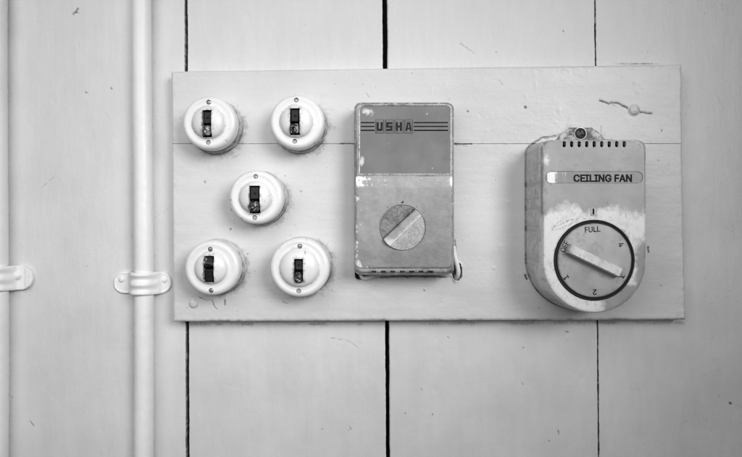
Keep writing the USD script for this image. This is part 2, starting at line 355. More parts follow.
# ---------------------------------------------------------------- switchboard
BH = 0.018
SWITCHES = [(208.7, 122.5, 27.0, 16.5), (296.7, 121.5, 27.3, 16.8), (255.7, 197.0, 27.0, 16.5), (211.5, 268.0, 27.6, 16.6), (299.5, 267.5, 29.9, 20.0)]
def base_px(x, y): return 371 + (x - 371) / 1.047, 228.5 + (y - 228.5) / 1.047
BOARD_MARKS = [([(600, 100.5), (605, 102), (609, 104), (612, 102.5), (617, 102.5), (622, 105), (628, 108)], .8, 1.0), ([(640, 112), (645, 112.5), (652, 113.5)], .9, 1.0), ([(612, 104.5), (616, 106)], .5, .7),
               ([(525, 107), (525.5, 107.3)], 1.6, 1.0), ([(501, 83), (502, 85)], .9, .5), ([(499, 80), (499.5, 80.5)], .7, .6), ([(467.5, 111), (468, 111.3)], 1.2, .9),
               ([(340, 143.4), (354, 143.6)], .7, .6), ([(454, 143.8), (459, 144), (472, 144)], .8, .8), ([(456, 145), (466, 146)], 1.2, .4),
               ([(355, 275), (362, 272), (380, 277), (420, 276.5), (446, 277)], 1.0, .9), ([(455, 240), (455.5, 256), (457, 262)], 1.0, .8),
               ([(529, 146), (541, 138), (556, 136)], 1.0, .85), ([(596, 135), (602, 139), (616, 141)], .9, .7), ([(545, 139), (562, 134)], 1.5, .45), ([(601, 126), (601, 133)], .7, .5),
               ([(212, 300), (214, 306), (217, 309)], .8, .7), ([(225, 300), (225, 305)], 1.0, .7), ([(199, 297), (206, 300), (212, 300)], .8, .6), ([(283, 302), (288, 304)], .8, .5),
               ([(424, 290), (425, 290.5)], 1.1, .7), ([(648, 247), (648.5, 252)], 1.3, .9), ([(529, 198), (529, 206)], .8, .6), ([(525.5, 275), (527, 279)], 1.2, 1.0),
               ([(370, 98), (366, 93)], .7, .5), ([(232, 158), (240, 154)], .9, .4), ([(658, 160), (659, 161)], 1.0, .5), ([(660, 285), (662, 286)], .8, .5)]
HOLES = [(360.2, 275.0, 4.6, 4.6), (457, 271.5, 4.6, 8.4)]
def board_fields(px, py):
    rs = np.random.default_rng(11)
    rel = 0.9 * (nz(px * .35, py, 45, 21) - .5) + 0.32 * (nz(px * .5, py, 8, 22) - .5) + 0.13 * (nz(px, py, 2.8, 23, 2) - .5)
    dirt, dent = specks(px, py, rs, 330, (170, 60, 690, 325), (.4, 1.0))
    rel += dent
    for _ in range(40):
        x, y, r_ = rs.uniform(172, 684), rs.choice([rs.uniform(66, 95), rs.uniform(66, 322)]), rs.uniform(.7, 1.8)
        rel += rs.uniform(.1, .35) * np.exp(-((px - x) / r_) ** 2 - ((py - y) / (r_ * rs.uniform(1, 3.5))) ** 2)
    # runs and lumps of paint along the edges
    top = 71 - (px - 171) * 0.0137; bot = 322 - (px - 173) * 0.004
    lump = nz(px, py, 5, 24, 2) - .45
    rel += 1.1 * lump * np.exp(-np.minimum(np.abs(py - bot), np.abs(py - top)) / 4.0) + 1.0 * lump * np.exp(-np.minimum(np.abs(px - 172), np.abs(px - 684)) / 5.0)
    n, sp = nz(px, py, 11, 25), nz(px, py, 2.2, 26, 2)
    dirt = np.maximum(dirt, np.exp(-np.abs(py - bot + 1.0) / 1.4) * np.clip(n * 2.2 - .85, 0, .6))
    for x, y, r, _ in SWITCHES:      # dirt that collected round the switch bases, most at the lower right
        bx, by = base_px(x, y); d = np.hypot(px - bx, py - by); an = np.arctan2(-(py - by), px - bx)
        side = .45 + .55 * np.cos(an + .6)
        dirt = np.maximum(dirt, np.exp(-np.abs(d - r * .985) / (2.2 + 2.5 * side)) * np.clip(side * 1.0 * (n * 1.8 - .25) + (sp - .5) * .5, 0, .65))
    d = np.hypot((px - 581) / 1.7, py - 136)
    dirt = np.maximum(dirt, np.exp(-d / 10) * np.clip(n * 2.4 - .75, 0, .8))
    dirt = np.maximum(dirt, .8 * np.exp(-np.abs(px - 454.5) / 2.2) * sstep(225, 262, py) * (1 - sstep(282, 290, py)) * np.clip(n * 2 - .4, 0, 1))
    dirt = np.maximum(dirt, .6 * np.exp(-np.abs(py - 276.5) / 2.5) * sstep(352, 358, px) * (1 - sstep(455, 462, px)) * np.clip(n * 2 - .5, 0, 1))
    dirt = np.maximum(dirt, .45 * np.exp(-np.abs(py - 143.6) / .8) * np.clip(n * 2.5 - .8, 0, 1))
    ul = np.hypot(px - 594.8, np.maximum(0, py - 256))
    dirt = np.maximum(dirt, .7 * np.exp(-np.abs(ul - 49) / 5) * sstep(285, 300, py) * (1 - sstep(570, 600, px)) * np.clip(n * 2 - .4, 0, 1))  # shadow of the fan regulator painted on the board at its lower left
    for pts, w, a in BOARD_MARKS:
        jx = px + 1.2 * (nz(px, py, 3, 31, 2) - .5); s = stroke(jx, py + 1.2 * (nz(px, py, 3, 32, 2) - .5), pts, w)
        dirt = np.maximum(dirt, a * s); rel -= (.9 if a >= 1 and w < 1.3 else .15) * s
    for x, y, rx, ry in HOLES:
        q = np.hypot((px - x) / rx, (py - y) / ry) + .25 * (nz(px, py, 3, 33, 2) - .5)
        inside = q < 1.0
        rel = np.where(inside, -13.0, rel + .5 * np.exp(-((q - 1.15) / .15) ** 2)); dirt = np.where(inside, 1.0, np.maximum(dirt, .5 * np.clip(1.25 - q, 0, .25) * 4))
    return rel, np.stack([dirt, np.zeros_like(px), .4 * nz(px, py, 60, 34)], -1)

board = thing('switchboard', 'long white painted wooden board carrying the round switches and both fan regulators', 'switchboard')
m, a = sheet([(171, 71), (682, 64), (682.6, 143.5), (171.6, 143.45)], BH, 0.001, 1.0, (2.2, 2.2, 2.6, .4), board_fields)
part(board, 'upper_board', m, 'board_paint', True, a)
m, a = sheet([(171.6, 143.68), (682.6, 143.75), (686, 320), (173, 322)], BH, 0.001, 1.0, (2.2, 2.6, .4, 3.0), board_fields)
part(board, 'lower_board', m, 'board_paint', True, a)

def board_screw(px, py, r, hgt, slot, mat, label):
    x, y = W(px, py, BH) * 1000
    pr = [(0, -1), (r * 1.25, -1), (r * 1.25, .15), (r, .5)] + [(r * math.cos(t), .5 + hgt * math.sin(t)) for t in np.linspace(.15, 1.45, 8)] + [(0, .5 + hgt)]
    s = lathe(pr, 36)
    if slot: s = s - Manifold.cube([2 * r, .9, 2], True).rotate([0, 0, 35]).translate([0, 0, hgt + .9])
    v, f, _ = meshkit.arrays(s.refine_to_length(.9)); v = v + [x, y, BH * 1000]
    v[:, 2] += .5 * (nz(v[:, 0], v[:, 1], 2.5, 41, 2) - .5)
    part(board, 'screw', (v, f), mat, True, lambda q: np.column_stack([np.clip((nz(q[:, 0], q[:, 1], 2, 42) - .45) * 2, 0, .55), 0 * q[:, 0], 0 * q[:, 0]]), label)
board_screw(634, 110, 4.9, 2.6, False, 'board_paint', 'round painted-over screw head at the upper right of the board')
board_screw(193.5, 303.5, 4.0, 1.5, True, 'board_paint', 'painted-over slotted screw near the lower left corner of the board')

# ---------------------------------------------------------------- round switches
SLOTS = [(202.2, 211.4, 110, 136.5), (290.0, 299.6, 108, 134.5), (249, 259.8, 185.6, 213), (203.8, 214, 256, 282.5), (294.2, 303, 259, 281.5)]
SCREWS = [((208.6, 102), (208.2, 142.3)), ((296.3, 100), (294.7, 141.3)), ((255.6, 176.5), (254.7, 217.6)), ((210.2, 249.3), (211, 290.7)), ((299.8, 246.2), (298.7, 291))]
NAMES = ['white round ceramic switch at the top left corner of the board, lever down', 'white round ceramic switch in the top row, nearer the dark-panelled regulator',
         'white round ceramic switch alone in the middle between the upper and lower pairs', 'white round ceramic switch with its lever pointing up, above a painted screw',
         'largest round ceramic switch, widest dome, at the lower right of the five']
FRONT = 28.0
for i, (cx, cy, rp, rd) in enumerate(SWITCHES):
    hf = BH + FRONT / 1000; s = (D - hf) / F * 1000
    ox, oy = W(cx, cy, hf) * 1000
    t = thing('round_switch', NAMES[i], 'switch', (ox / 1000, -BH, oy / 1000), 'round ceramic switches on the board')
    R = rp * s; Rd = rd * s * .985
    def loc(px, py, z): return W(px, py, BH + z / 1000) * 1000 - [ox, oy]
    bR = R + (.9 if i != 4 else .4)
    base = lathe([(0, -.5), (bR + .4, -.5), (bR + .5, 1.0), (bR, 2.2), (bR - .1, 11.0), (bR - .7, 12.2), (0, 12.2)])
    def bmarks(q, sd=i):
        an = np.arctan2(q[:, 1], q[:, 0]) * R
        n = nz(an, q[:, 2], 5, 50 + sd); low = np.clip(-q[:, 1] / R * .35 + q[:, 0] / R * .15 + .1, 0, 1)
        return np.column_stack([np.clip(n * 1.3 - .56 + low + .5 * np.exp(-np.abs(q[:, 2]) / 1.2) + .35 * np.exp(-np.abs(q[:, 2] - 12) / 1.0), 0, .8), 0 * n, 0 * n])
    part(t, 'base', base.refine_to_length(1.6), 'switch_base', 40, bmarks)
    # cover: rolled rim, flat shoulder, dome
    pr = [(0, 12.0), (R - 1.2, 12.0), (R - .35, 12.6), (R, 13.8), (R, FRONT - 6.0)]
    pr += [(R - 4.2 + 4.2 * math.cos(a), FRONT - 4.2 + 4.2 * math.sin(a)) for a in np.linspace(.15, math.pi / 2, 9)]
    pr += [(Rd + 3.4, FRONT - .35), (Rd + 1.4, FRONT - .25), (Rd, FRONT + .25)]
    hd = 6.6 if i != 4 else 7.4
    pr += [(Rd * math.cos(a) * .985, FRONT + .45 + hd * math.sin(a)) for a in np.linspace(.12, math.pi / 2 - .08, 14)] + [(0, FRONT + .45 + hd)]
    cov = lathe(pr, 128)
    x0, x1, y0, y1 = SLOTS[i]; zt = FRONT + hd - 1.5
    a0, a1 = loc(x0, y1, zt), loc(x1, y0, zt)
    cov = cov - prism(rrect(a0[0], a0[1], a1[0], a1[1], .5, 0, 4), 14, 60)
    for sx, sy in SCREWS[i]:
        c = loc(sx, sy, FRONT)
        cov = cov - cyl(2.35, FRONT - 4.5, FRONT + 8, c[0], c[1], 28)
    sc = ((a0 + a1) / 2, (a1 - a0) / 2)
    def cmarks(q, sd=i):
        n = nz(q[:, 0], q[:, 1], 3.5, 60 + sd); n2 = nz(q[:, 0], q[:, 1], 9, 70 + sd)
        d = np.maximum(np.abs(q[:, 0] - sc[0][0]) - sc[1][0], np.abs(q[:, 1] - sc[0][1]) - sc[1][1])
        r = np.hypot(q[:, 0], q[:, 1])
        g = np.exp(-np.maximum(d, 0) / 1.8) * np.clip(n * 2.2 - .55, 0, .85)
        g = np.maximum(g, np.exp(-np.abs(r - Rd - .6) / .8) * np.clip(n2 * 2.2 - .8, 0, .5))
        g = np.maximum(g, np.clip((n - .62) * 3, 0, .6) * sstep(.45, .6, n2))
        g = np.maximum(g, np.where(q[:, 2] < 14.5, np.clip(n2 * 1.6 - .3, 0, .7), 0))
        g = np.maximum(g, np.where((q[:, 2] < FRONT - 1.5) & (d < .3), .95, 0))
        return np.column_stack([g, 0 * g, 0 * g])
    part(t, 'cover', cov.refine_to_length(1.1), 'ceramic', 32, cmarks)
    part(t, 'contact_well', prism(rrect(a0[0] - .6, a0[1] - .6, a1[0] + .6, a1[1] + .6, .5, 0, 3), 13.5, 14.6), 'black', False)
    for (sx, sy), kind in zip(SCREWS[i], 'ab'):
        c = loc(sx, sy, FRONT)
        hd_ = cyl(2.25, -1.5, .25, n=28) + Manifold.sphere(2.9, 32).scale([.77, .77, .3]).translate([0, 0, .1])
        hd_ = hd_ - Manifold.cube([6, .75, 1.2], True).translate([0, 0, 1.0]).rotate([0, 0, random.uniform(20, 160)])
        raised = (i, kind) in ((0, 'a'), (4, 'a'), (3, 'b'), (3, 'a'))  # raised heads are steel, the deeper ones duller grey metal
        part(t, 'screw', place(hd_, c[0], c[1], FRONT - (1.5 if raised else 2.6)), 'steel' if raised else 'grey_metal', 25)
    # lever: a flat tongue swinging about a pin inside the slot
    w = (a1[0] - a0[0]) * .40; hl = (a1[1] - a0[1]) / 2
    tongue = Manifold.batch_hull([Manifold.sphere(w * .55, 16).translate([sx_ * w * .42, 0, 0]) for sx_ in (-1, 1)] +
                                 [Manifold.sphere(1.5, 16).translate([sx_ * (w - 1.3), dy, 18.6]) for sx_ in (-1, 1) for dy in (-2.6, 2.4)])
    tilt = 29 if i != 3 else -29
    lev = tongue.rotate([tilt, 0, 0]).translate([sc[0][0], sc[0][1] + (hl * .10 if i != 3 else -hl * .1), FRONT + hd - 15.5])
    sgn = -1 if i != 3 else 1
    def lmarks(q, sd=i):
        n = nz(q[:, 0], q[:, 2] + q[:, 1], 2.2, 80 + sd)
        near = sstep(FRONT + hd - 7.5, FRONT + hd - 1.5, q[:, 2])
        return np.column_stack([0 * n, np.clip(near * ((.17, .08, .13, .04, .10)[sd] + .62 * n), 0, 1), 0 * n])
    lp = part(t, 'lever', lev.refine_to_length(.7), 'lever_black', 40, lmarks)
    rk = Manifold.batch_hull([Manifold.sphere(1.0, 12).translate([sc[0][0] + sx_ * (w - .6), sc[0][1] - sgn * yy, FRONT + hd - zz]) for sx_ in (-1, 1) for yy, zz in ((hl - 1.6, 5.5), (1.0, 4.0), (hl - 1.6, 12), (1.0, 12))])
    rk = rk + Manifold.sphere(1.3, 14).translate([sc[0][0] + .2, sc[0][1] - sgn * hl * .45, FRONT + hd - 3.9])
    part(t, 'rocker', rk.refine_to_length(1.0), 'black', 40)

# ---------------------------------------------------------------- regulator with the dark panel and square lettering
ZF = 30.0; hf = BH + ZF / 1000; s = (D - hf) / F * 1000
ox, oy = W(404, 188, BH) * 1000
box = thing('fan_regulator', 'tall grey box regulator with a dark upper panel and a round diagonal-grip knob', 'fan regulator', (ox / 1000, -BH, oy / 1000))
def loc(px, py, z): return W(px, py, BH + z / 1000) * 1000 - [ox, oy]
def prect(x0, y0, x1, y1, r, z, o=0.0, n=8):
    a, b = loc(x0, y1, z), loc(x1, y0, z)
    return rrect(a[0], a[1], b[0], b[1], r, o, n)
def boxring(o): return prect(354.2, 101.6, 454.4, 275.2, (6.5, 6.5, 6.5, 6.5), ZF, o)
zz = [0, 20, 25.5, 27.6, 29.1, ZF]; oo = [.6, .35, .15, -.35, -1.4, -3.2]
body = loft([boxring(o) for o in oo], zz)
cav = loft([boxring(-3), boxring(-4)], [1.5, 26.0])
body = body - cav
for k in range(7):
    x = 374.0 + 9.4 * k
    body = body - prism(prect(x - 2.4, 270.6, x + 2.4, 272.9, .4, ZF, 0, 3), 20, 40)
kc = loc(402.5, 227.6, ZF + 1.2); KR = 22.8 * s
body = body - cyl(KR - 1.5, 20, 50, kc[0], kc[1], 64)
def edge_marks(x0, x1, yb, yt, r, sd, amt=1.0):
    def fn(q):
        n = nz(q[:, 0], q[:, 1], 9, sd); n1 = nz(q[:, 0], q[:, 1], 2.5, sd + 1, 2)
        e = np.minimum(np.minimum(q[:, 0] - x0, x1 - q[:, 0]), np.minimum(q[:, 1] - yb, yt - q[:, 1]))
        return e, n, n1
    return fn
bb = boxring(0); bx0, by0, bx1, by1 = bb[:, 0].min(), bb[:, 1].min(), bb[:, 0].max(), bb[:, 1].max()
def body_marks(q):
    e, n, n1 = edge_marks(bx0, bx1, by0, by1, 6, 101)(q)
    chip = np.exp(-np.abs(e - 1.2) / 1.6) * (.32 + .75 * (n - .35)) + .25 * sstep(.55, .7, n1)
    corner = np.hypot(np.minimum(q[:, 0] - bx0, 40), np.minimum(q[:, 1] - by0, 40))
    chip = np.maximum(chip, .62 * np.exp(-(corner / 9) ** 2) * (q[:, 2] > 22))
    chip = np.maximum(chip, .52 * (np.abs(q[:, 0] - bx0) < 2.5) * sstep(by0 + 90, by0 + 20, q[:, 1]) * sstep(.3, .5, n))
    dirt = np.clip(n * 1.6 - .62, 0, .5) + .35 * sstep(12, 0, q[:, 2]) + .4 * np.exp(-np.abs(q[:, 1] - by0 - 3) / 1.5)
    return np.column_stack([dirt, chip, 0 * n])
part(box, 'housing', body.refine_to_length(1.5), 'box_grey', 32, body_marks)
# upper panel in its thin rolled frame
fr = loft([prect(358.3, 104.2, 451.8, 175.4, (1.5, 1.5, 6, 6), ZF, o) for o in (0, 0, -.35, -.9, -1.5, -1.8)], [ZF - 1, ZF + .15, ZF + .75, ZF + .95, ZF + .6, ZF + .1])
fr = fr - prism(prect(358.3, 104.2, 451.8, 175.4, (1.5, 1.5, 6, 6), ZF, -1.9), ZF - 5, ZF + 5)
def frame_marks(q):
    n = nz(q[:, 0], q[:, 1], 7, 105); return np.column_stack([np.clip(n * 1.4 - .6, 0, .5), np.clip(n * .6 + .28, 0, 1), 0 * n])
part(box, 'panel_frame', fr.refine_to_length(1.2), 'box_grey', 40, frame_marks)
pn = prism(prect(358.3, 104.2, 451.8, 175.4, (1.5, 1.5, 6, 6), ZF, -1.7), ZF - .8, ZF + .12)
p0, p1 = loc(360, 174.3, ZF), loc(450, 106, ZF)
def panel_marks(q):
    n = nz(q[:, 0], q[:, 1], 8, 107); n1 = nz(q[:, 0], q[:, 1], 2.5, 108, 2)
    c = loc(367, 112, ZF); c2 = loc(361.5, 162, ZF)
    chip = .6 * np.exp(-(np.hypot((q[:, 0] - c[0]) / 1.8, q[:, 1] - c[1]) / 5) ** 2) + .62 * np.exp(-(np.hypot((q[:, 0] - c2[0]) * 1.2, (q[:, 1] - c2[1]) / 1.8) / 4.5) ** 2)
    for x, y in ((427, 113.5), (429.5, 154), (432, 168)):
        b = loc(x, y, ZF); chip = np.maximum(chip, .66 * np.exp(-(np.hypot(q[:, 0] - b[0], q[:, 1] - b[1]) / 1.3) ** 2))
    a = loc(381, 146, ZF); b = loc(391, 143, ZF)
    chip = np.maximum(chip, .42 * np.clip(1.5 - seg(q[:, 0], q[:, 1], a, b) / .7, 0, 1))
    a = loc(404, 116.5, ZF); b = loc(448, 112, ZF); chip = np.maximum(chip, .36 * np.clip(1.4 - seg(q[:, 0], q[:, 1], a, b) / .6, 0, 1))
    return np.column_stack([np.clip(n * .5 - .28, 0, .1), chip, .5 * n])
pv = pn.refine_to_length(1.2)
part(box, 'panel', pv, 'panel_grey', 30, panel_marks)
def block_letter(ch):
    w, h, t = 2.9, 4.1, 2.0          # half width, half height, stroke
    r = lambda x0, y0, x1, y1: CrossSection([np.array([(x0, y0), (x1, y0), (x1, y1), (x0, y1)], float)])
    if ch == 'U': c = r(-w, -h + .9, -w + t, h) + r(w - t, -h + .9, w, h) + CrossSection([np.array([(-w, -h + .9), (-w + .9, -h), (w - .9, -h), (w, -h + .9), (w, -h + t), (-w, -h + t)])])
    if ch == 'S': c = r(-w, h - 1.7, w, h) + r(-w, -.85, w, .85) + r(-w, -h, w, -h + 1.7) + r(-w, 0, -w + t, h) + r(w - t, -h, w, 0)
    if ch == 'H': c = r(-w, -h, -w + t, h) + r(w - t, -h, w, h) + r(-w, -.95, w, .95)
    if ch == 'A': c = CrossSection([np.array([(-w - .3, -h), (-w + 1.6, -h), (-.1, h - 1.2), (.1, h - 1.2), (w - 1.6, -h), (w + .3, -h), (1.2, h), (-1.2, h)])]) + r(-1.8, -h + 1.5, 1.8, -h + 3.0)
    return Manifold.extrude(c, .4)
# name tiles and stripes
for k, ch in enumerate('USHA'):
    x = 379.7 + 9.62 * k
    tl = part(box, 'letter_tile', loft([prect(x - 4.4, 119.3, x + 4.4, 133.4, .8, ZF, o, 3) for o in (0, 0, -.3)], [ZF, ZF + .45, ZF + .62]), 'tile_grey' if 'tile_grey' in MAT else 'panel_grey', 25, lambda q: np.column_stack([.30 + .45 * np.exp(-np.abs(np.abs(q[:, 0] - q[:, 0].mean()) - 4) / .35), .28 * nz(q[:, 0], q[:, 1], 3, 111), 0 * q[:, 0]]))
    c = loc(x, 126.6, ZF)
    part(tl, 'letter', place(block_letter(ch), c[0], c[1], ZF + .45), 'ink_worn', False, lambda q: np.tile([0, .17, 0], (len(q), 1)))
for k, yy in enumerate((122.6, 126.4, 130.3)):
    part(box, 'stripe', prism(prect(360.8, yy - .65, 374.6, yy + .65, .1, ZF, 0, 2), ZF, ZF + .3), 'ink', False)
    part(box, 'stripe', prism(prect(413.7, yy - .65, 447.8, yy + .65, .1, ZF, 0, 2), ZF, ZF + .3), 'ink', False)
# lower plate with a sloping upper edge
ZP = ZF + 1.5
lo = [loc(355.6, 268.6, ZP), loc(452.6, 176.2, ZP)]
def plring(o, topdrop): return rrect(lo[0][0], lo[0][1], lo[1][0], lo[1][1] - topdrop, (5, 5, 1.2, 1.2), o, 8)
plate = loft([plring(0, 0), plring(0, 0), plring(-.3, 4), plring(-1.0, 8.4), plring(-1.6, 9.2)], [ZF - .6, ZF + .1, ZF + .75, ZF + 1.35, ZP])
plate = plate - cyl(KR, ZF - 5, ZF + 10, kc[0], kc[1], 72)
def plate_marks(q):
    e = np.minimum(np.minimum(q[:, 0] - lo[0][0], lo[1][0] - q[:, 0]), q[:, 1] - lo[0][1])
    n = nz(q[:, 0], q[:, 1], 8, 121); n1 = nz(q[:, 0], q[:, 1], 2.0, 122, 2); k = np.hypot(q[:, 0] - kc[0], q[:, 1] - kc[1])
    chip = .80 * np.exp(-np.maximum(e, 0) / 1.5) * (.3 + n) + .55 * sstep(.45, .75, n1) * sstep(34, -6, q[:, 0] - lo[0][0] - 2) + .6 * np.exp(-((q[:, 0] - lo[0][0]) ** 2 + (q[:, 1] - lo[0][1]) ** 2) / 60)
    chip += .42 * np.exp(-(np.abs(q[:, 1] - lo[1][1] + 5) / 5) ** 4) * (n + .3) + .2 * sstep(.55, .7, n1) * np.exp(-np.abs(k - KR - 5) / 4)  # sloping top painted paler as if catching light; chips speckle round the knob
    dirt = np.clip(n * .6 - .3, 0, .12) + .45 * np.exp(-np.maximum(k - KR, 0) / .8) + .10 * sstep(.6, .75, n1)
    return np.column_stack([dirt, chip, 0 * n])
part(box, 'lower_plate', plate.refine_to_length(1.3), 'plate_grey', 32, plate_marks)
ticks = []
for deg, ln in ((90, 4), (56, 3), (126, 3), (35, 2.5)):
    a = math.radians(deg); c = kc + (KR + 2.4) * np.array([math.cos(a), math.sin(a)])
    ticks.append(place(trimesh.creation.box([ln * .6, .55, .3]), c[0], c[1], ZP + .05, deg))
    if deg == 90: ticks.append(place(trimesh.creation.box([3.2, .7, .3]), c[0], c[1], ZP + .05, 10)); ticks.append(place(trimesh.creation.box([2.6, .7, .3]), c[0], c[1] + .2, ZP + .05, 55))
part(box, 'dial_mark', join(ticks), 'tick', False)
# knob: disc with a diagonal ridge
ang = 43.5
sec = [(-KR, 0), (KR, 0), (KR, 1.1), (5.0, 4.6), (4.0, 5.4), (-3.0, 5.8), (-4.4, 4.9), (-5.6, 1.6), (-KR, .8)]
wedge = Manifold.extrude(CrossSection([np.array(sec)]), 80).translate([0, 0, -40]).rotate([90, 0, 0])   # section across x, ridge along y
knob = (wedge.rotate([0, 0, ang - 90]) ^ cyl(KR - .55, -1, 30, n=96, r2=KR - .9)).translate([kc[0], kc[1], ZF - .2])
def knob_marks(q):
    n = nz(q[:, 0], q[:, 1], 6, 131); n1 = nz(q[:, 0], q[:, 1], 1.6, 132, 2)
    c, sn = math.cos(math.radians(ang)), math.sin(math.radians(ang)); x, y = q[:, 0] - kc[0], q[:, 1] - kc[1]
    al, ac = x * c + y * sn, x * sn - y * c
    chip = .44 * sstep(-4, 4, ac) + .5 * np.exp(-((al + 19) / 4) ** 2) * (np.abs(ac) < 5) + .25 * (n1 - .4) + .25 * np.exp(-np.abs(ac - 4) / .8)  # lower-right half painted paler as if lit; ridge end and edge worn
    dirt = np.clip(n * 1.1 - .5, 0, .25) + .52 * sstep(-3, -6, ac) + .3 * np.exp(-np.abs(ac + 5) / 1.2) + .1 * sstep(.6, .75, n1)  # upper-left half darkened to imitate its shade, over scattered grime
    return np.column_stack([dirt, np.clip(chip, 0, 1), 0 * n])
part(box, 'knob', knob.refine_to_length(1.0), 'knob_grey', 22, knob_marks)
part(box, 'knob_gap', cyl(KR + .6, ZF - 4, ZF - 1.6, kc[0], kc[1], 48), 'black', 30)

# ---------------------------------------------------------------- ceiling fan regulator
ZF = 52.0; hf = BH + ZF / 1000; s = (D - hf) / F * 1000
ox, oy = W(590, 228, BH) * 1000
reg = thing('fan_regulator', 'rounded grey ceiling fan regulator with chipped paint and a large numbered dial', 'fan regulator', (ox / 1000, -BH, oy / 1000))
def ucurve(o, n=40):
    c = loc(594.8, 261.2, ZF); R = 51.7 * s + o; t = loc(594.8, 140, ZF)[1] + o; r = 8.5 * s + o * .6
    p = [(c[0] + R * math.cos(a), c[1] + R * math.sin(a)) for a in np.linspace(math.pi, 2 * math.pi, n)]
    p += [(c[0] + R - r + r * math.cos(a), t - r + r * math.sin(a)) for a in np.linspace(0, math.pi / 2, 9)]
    p += [(c[0] - R + r + r * math.cos(a), t - r + r * math.sin(a)) for a in np.linspace(math.pi / 2, math.pi, 9)]
    return np.array(p)
zz = [0, 2.5, 3.2, 25, 45, 48.6, 50.6, 51.6, ZF]; oo = [3.6, 3.5, 2.9, 2.0, .8, .45, -.1, -.9, -2.2]
body = loft([ucurve(o) for o in oo], zz) - loft([ucurve(-1.0), ucurve(-3.5)], [1.0, 48.5])
dc = loc(594.2, 260.4, ZF); DR = 40.5 * s
body = body - cyl(DR, 46.5, 70, dc[0], dc[1], 110)
for k in range(9):
    x = 564.3 + 7.5 * k
    a, b = loc(x, 142.6, ZF), loc(x, 145.6, ZF)
    body = body - Manifold.batch_hull([cyl(1.5, 40, 60, *a, 18), cyl(1.5, 40, 60, *b, 18)])
lab = [loc(545.6, 183.6, ZF), loc(643.0, 171.3, ZF)]
body = body - prism(rrect(lab[0][0], lab[0][1], lab[1][0], lab[1][1], 5.4, 0, 10), ZF - .9, ZF + 3)
cU = loc(594.8, 261.2, ZF); RU = 51.7 * s; yT = loc(594.8, 140, ZF)[1]
def reg_marks(q):
    X, Yy = q[:, 0], q[:, 1]; k = (D - BH - q[:, 2] / 1000) / F * 1000
    px, py = (X + ox) / s + 371, 228.5 - (Yy + oy) / s
    n = nz(X, Yy, 10, 141); n1 = nz(X, Yy, 3.0, 142, 2)
    r = np.hypot(X - dc[0], Yy - dc[1]) / s
    front = q[:, 2] > 46
    edge = np.where(Yy > cU[1], RU - np.abs(X - cU[0]), RU - np.hypot(X - cU[0], Yy - cU[1]))
    edge = np.minimum(edge, yT - Yy)
    n3 = nz(px, py, 16, 149); line = 210 + 3 * np.sin(px * .13) + 14 * (n3 - .5) + 7 * (n1 - .5) + 6 * np.exp(-((px - 586) / 7) ** 2) - 4 * np.exp(-((px - 567) / 8) ** 2)
    white = sstep(-11.0, 8.0, py - line + 16 * (nz(px, py, 7, 148) - .5)) * (1 - sstep(631, 641, px + 14 * (n - .5)) * sstep(236, 250, py)) * (1 - sstep(281, 294, py + 16 * (n - .5)) * sstep(598, 612, px))
    chip = .72 * white * (.75 + .5 * n) + .12 * sstep(.45, .7, n3)
    chip = np.maximum(chip, .66 * np.exp(-np.abs(edge - .6) / .9) * (.45 + 1.1 * n))
    chip = np.maximum(chip, .75 * np.exp(-(np.hypot(px - 545, (py - 160) / 1.4) / 5.0) ** 2))
    chip = np.maximum(chip, .75 * np.exp(-(np.hypot(px - 644, (py - 232) / 2) / 3) ** 2))
    side = .72 * sstep(.45, .65, n) * sstep(262, 285, py) * sstep(20, 40, q[:, 2]) + .7 * np.exp(-((q[:, 2] - 46) / 3) ** 2) * sstep(.42, .6, n) + .54  # even lift pales the sides in place of light; chipped patches besides
    chip = np.where(front, chip, side)
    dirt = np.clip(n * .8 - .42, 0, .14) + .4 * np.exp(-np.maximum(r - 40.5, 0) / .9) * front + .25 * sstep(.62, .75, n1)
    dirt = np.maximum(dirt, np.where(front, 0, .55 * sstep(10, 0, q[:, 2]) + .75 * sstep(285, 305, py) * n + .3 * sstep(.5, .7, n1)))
    for pts in ([(551, 231), (553, 228), (570, 220), (586, 218)], [(551, 231), (562, 228), (575, 222)], [(553, 227), (560, 221)]):
        dirt = np.maximum(dirt, front * .6 * stroke(px, py, pts, .55))
    return np.column_stack([dirt, chip, .3 * n])
part(reg, 'housing', body.refine_to_length(1.35), 'regulator_grey', 32, reg_marks)
# name plate let into the face
pl = part(reg, 'name_plate', prism(rrect(lab[0][0], lab[0][1], lab[1][0], lab[1][1], 5.4, -.55, 10), ZF - .9, ZF - .25).refine_to_length(1.0), 'label_grey', 30,
     lambda q: np.column_stack([.10 * nz(q[:, 0], q[:, 1], 6, 151), .8 * np.exp(-((q[:, 0] - lab[0][0] - 5.4) / 4.0) ** 4) + .3 * (np.sin(q[:, 0] * 2.4) > .2) * (q[:, 0] < lab[0][0] + 21) + .45 * np.exp(-np.abs(q[:, 1] - lab[1][1] + 1.2) / .5) * nz(q[:, 0], q[:, 1], 5, 152), 0 * q[:, 0]]))
c = loc(602.8, 178.1, ZF)
part(pl, 'lettering', place(join([place(text('CEILING FAN', 6.2, .3 + .004 * k_, True, 58.0 * s), dx_, dy_) for k_, (dx_, dy_) in enumerate(((-.13, -.1), (.13, -.1), (-.13, .1), (.13, .1)))]), c[0], c[1], ZF - .3), 'ink_worn', False, lambda q: np.tile([0, .20, 0], (len(q), 1)))
# pointer mark above the dial
c = loc(593.3, 211.5, ZF)
part(reg, 'pointer_mark', loft([rrect(c[0] - 2.6, c[1] - 4.2, c[0] + 2.6, c[1] + 3.6, 1.6, o, 5) for o in (0, 0, -.4)], [ZF - 1, ZF + .2, ZF + .45]), 'grey_metal', 30)
part(reg, 'pointer_mark', trimesh.creation.box([1.5, 5.6, .6]).apply_translation([c[0], c[1], ZF + .35]), 'ink', False)
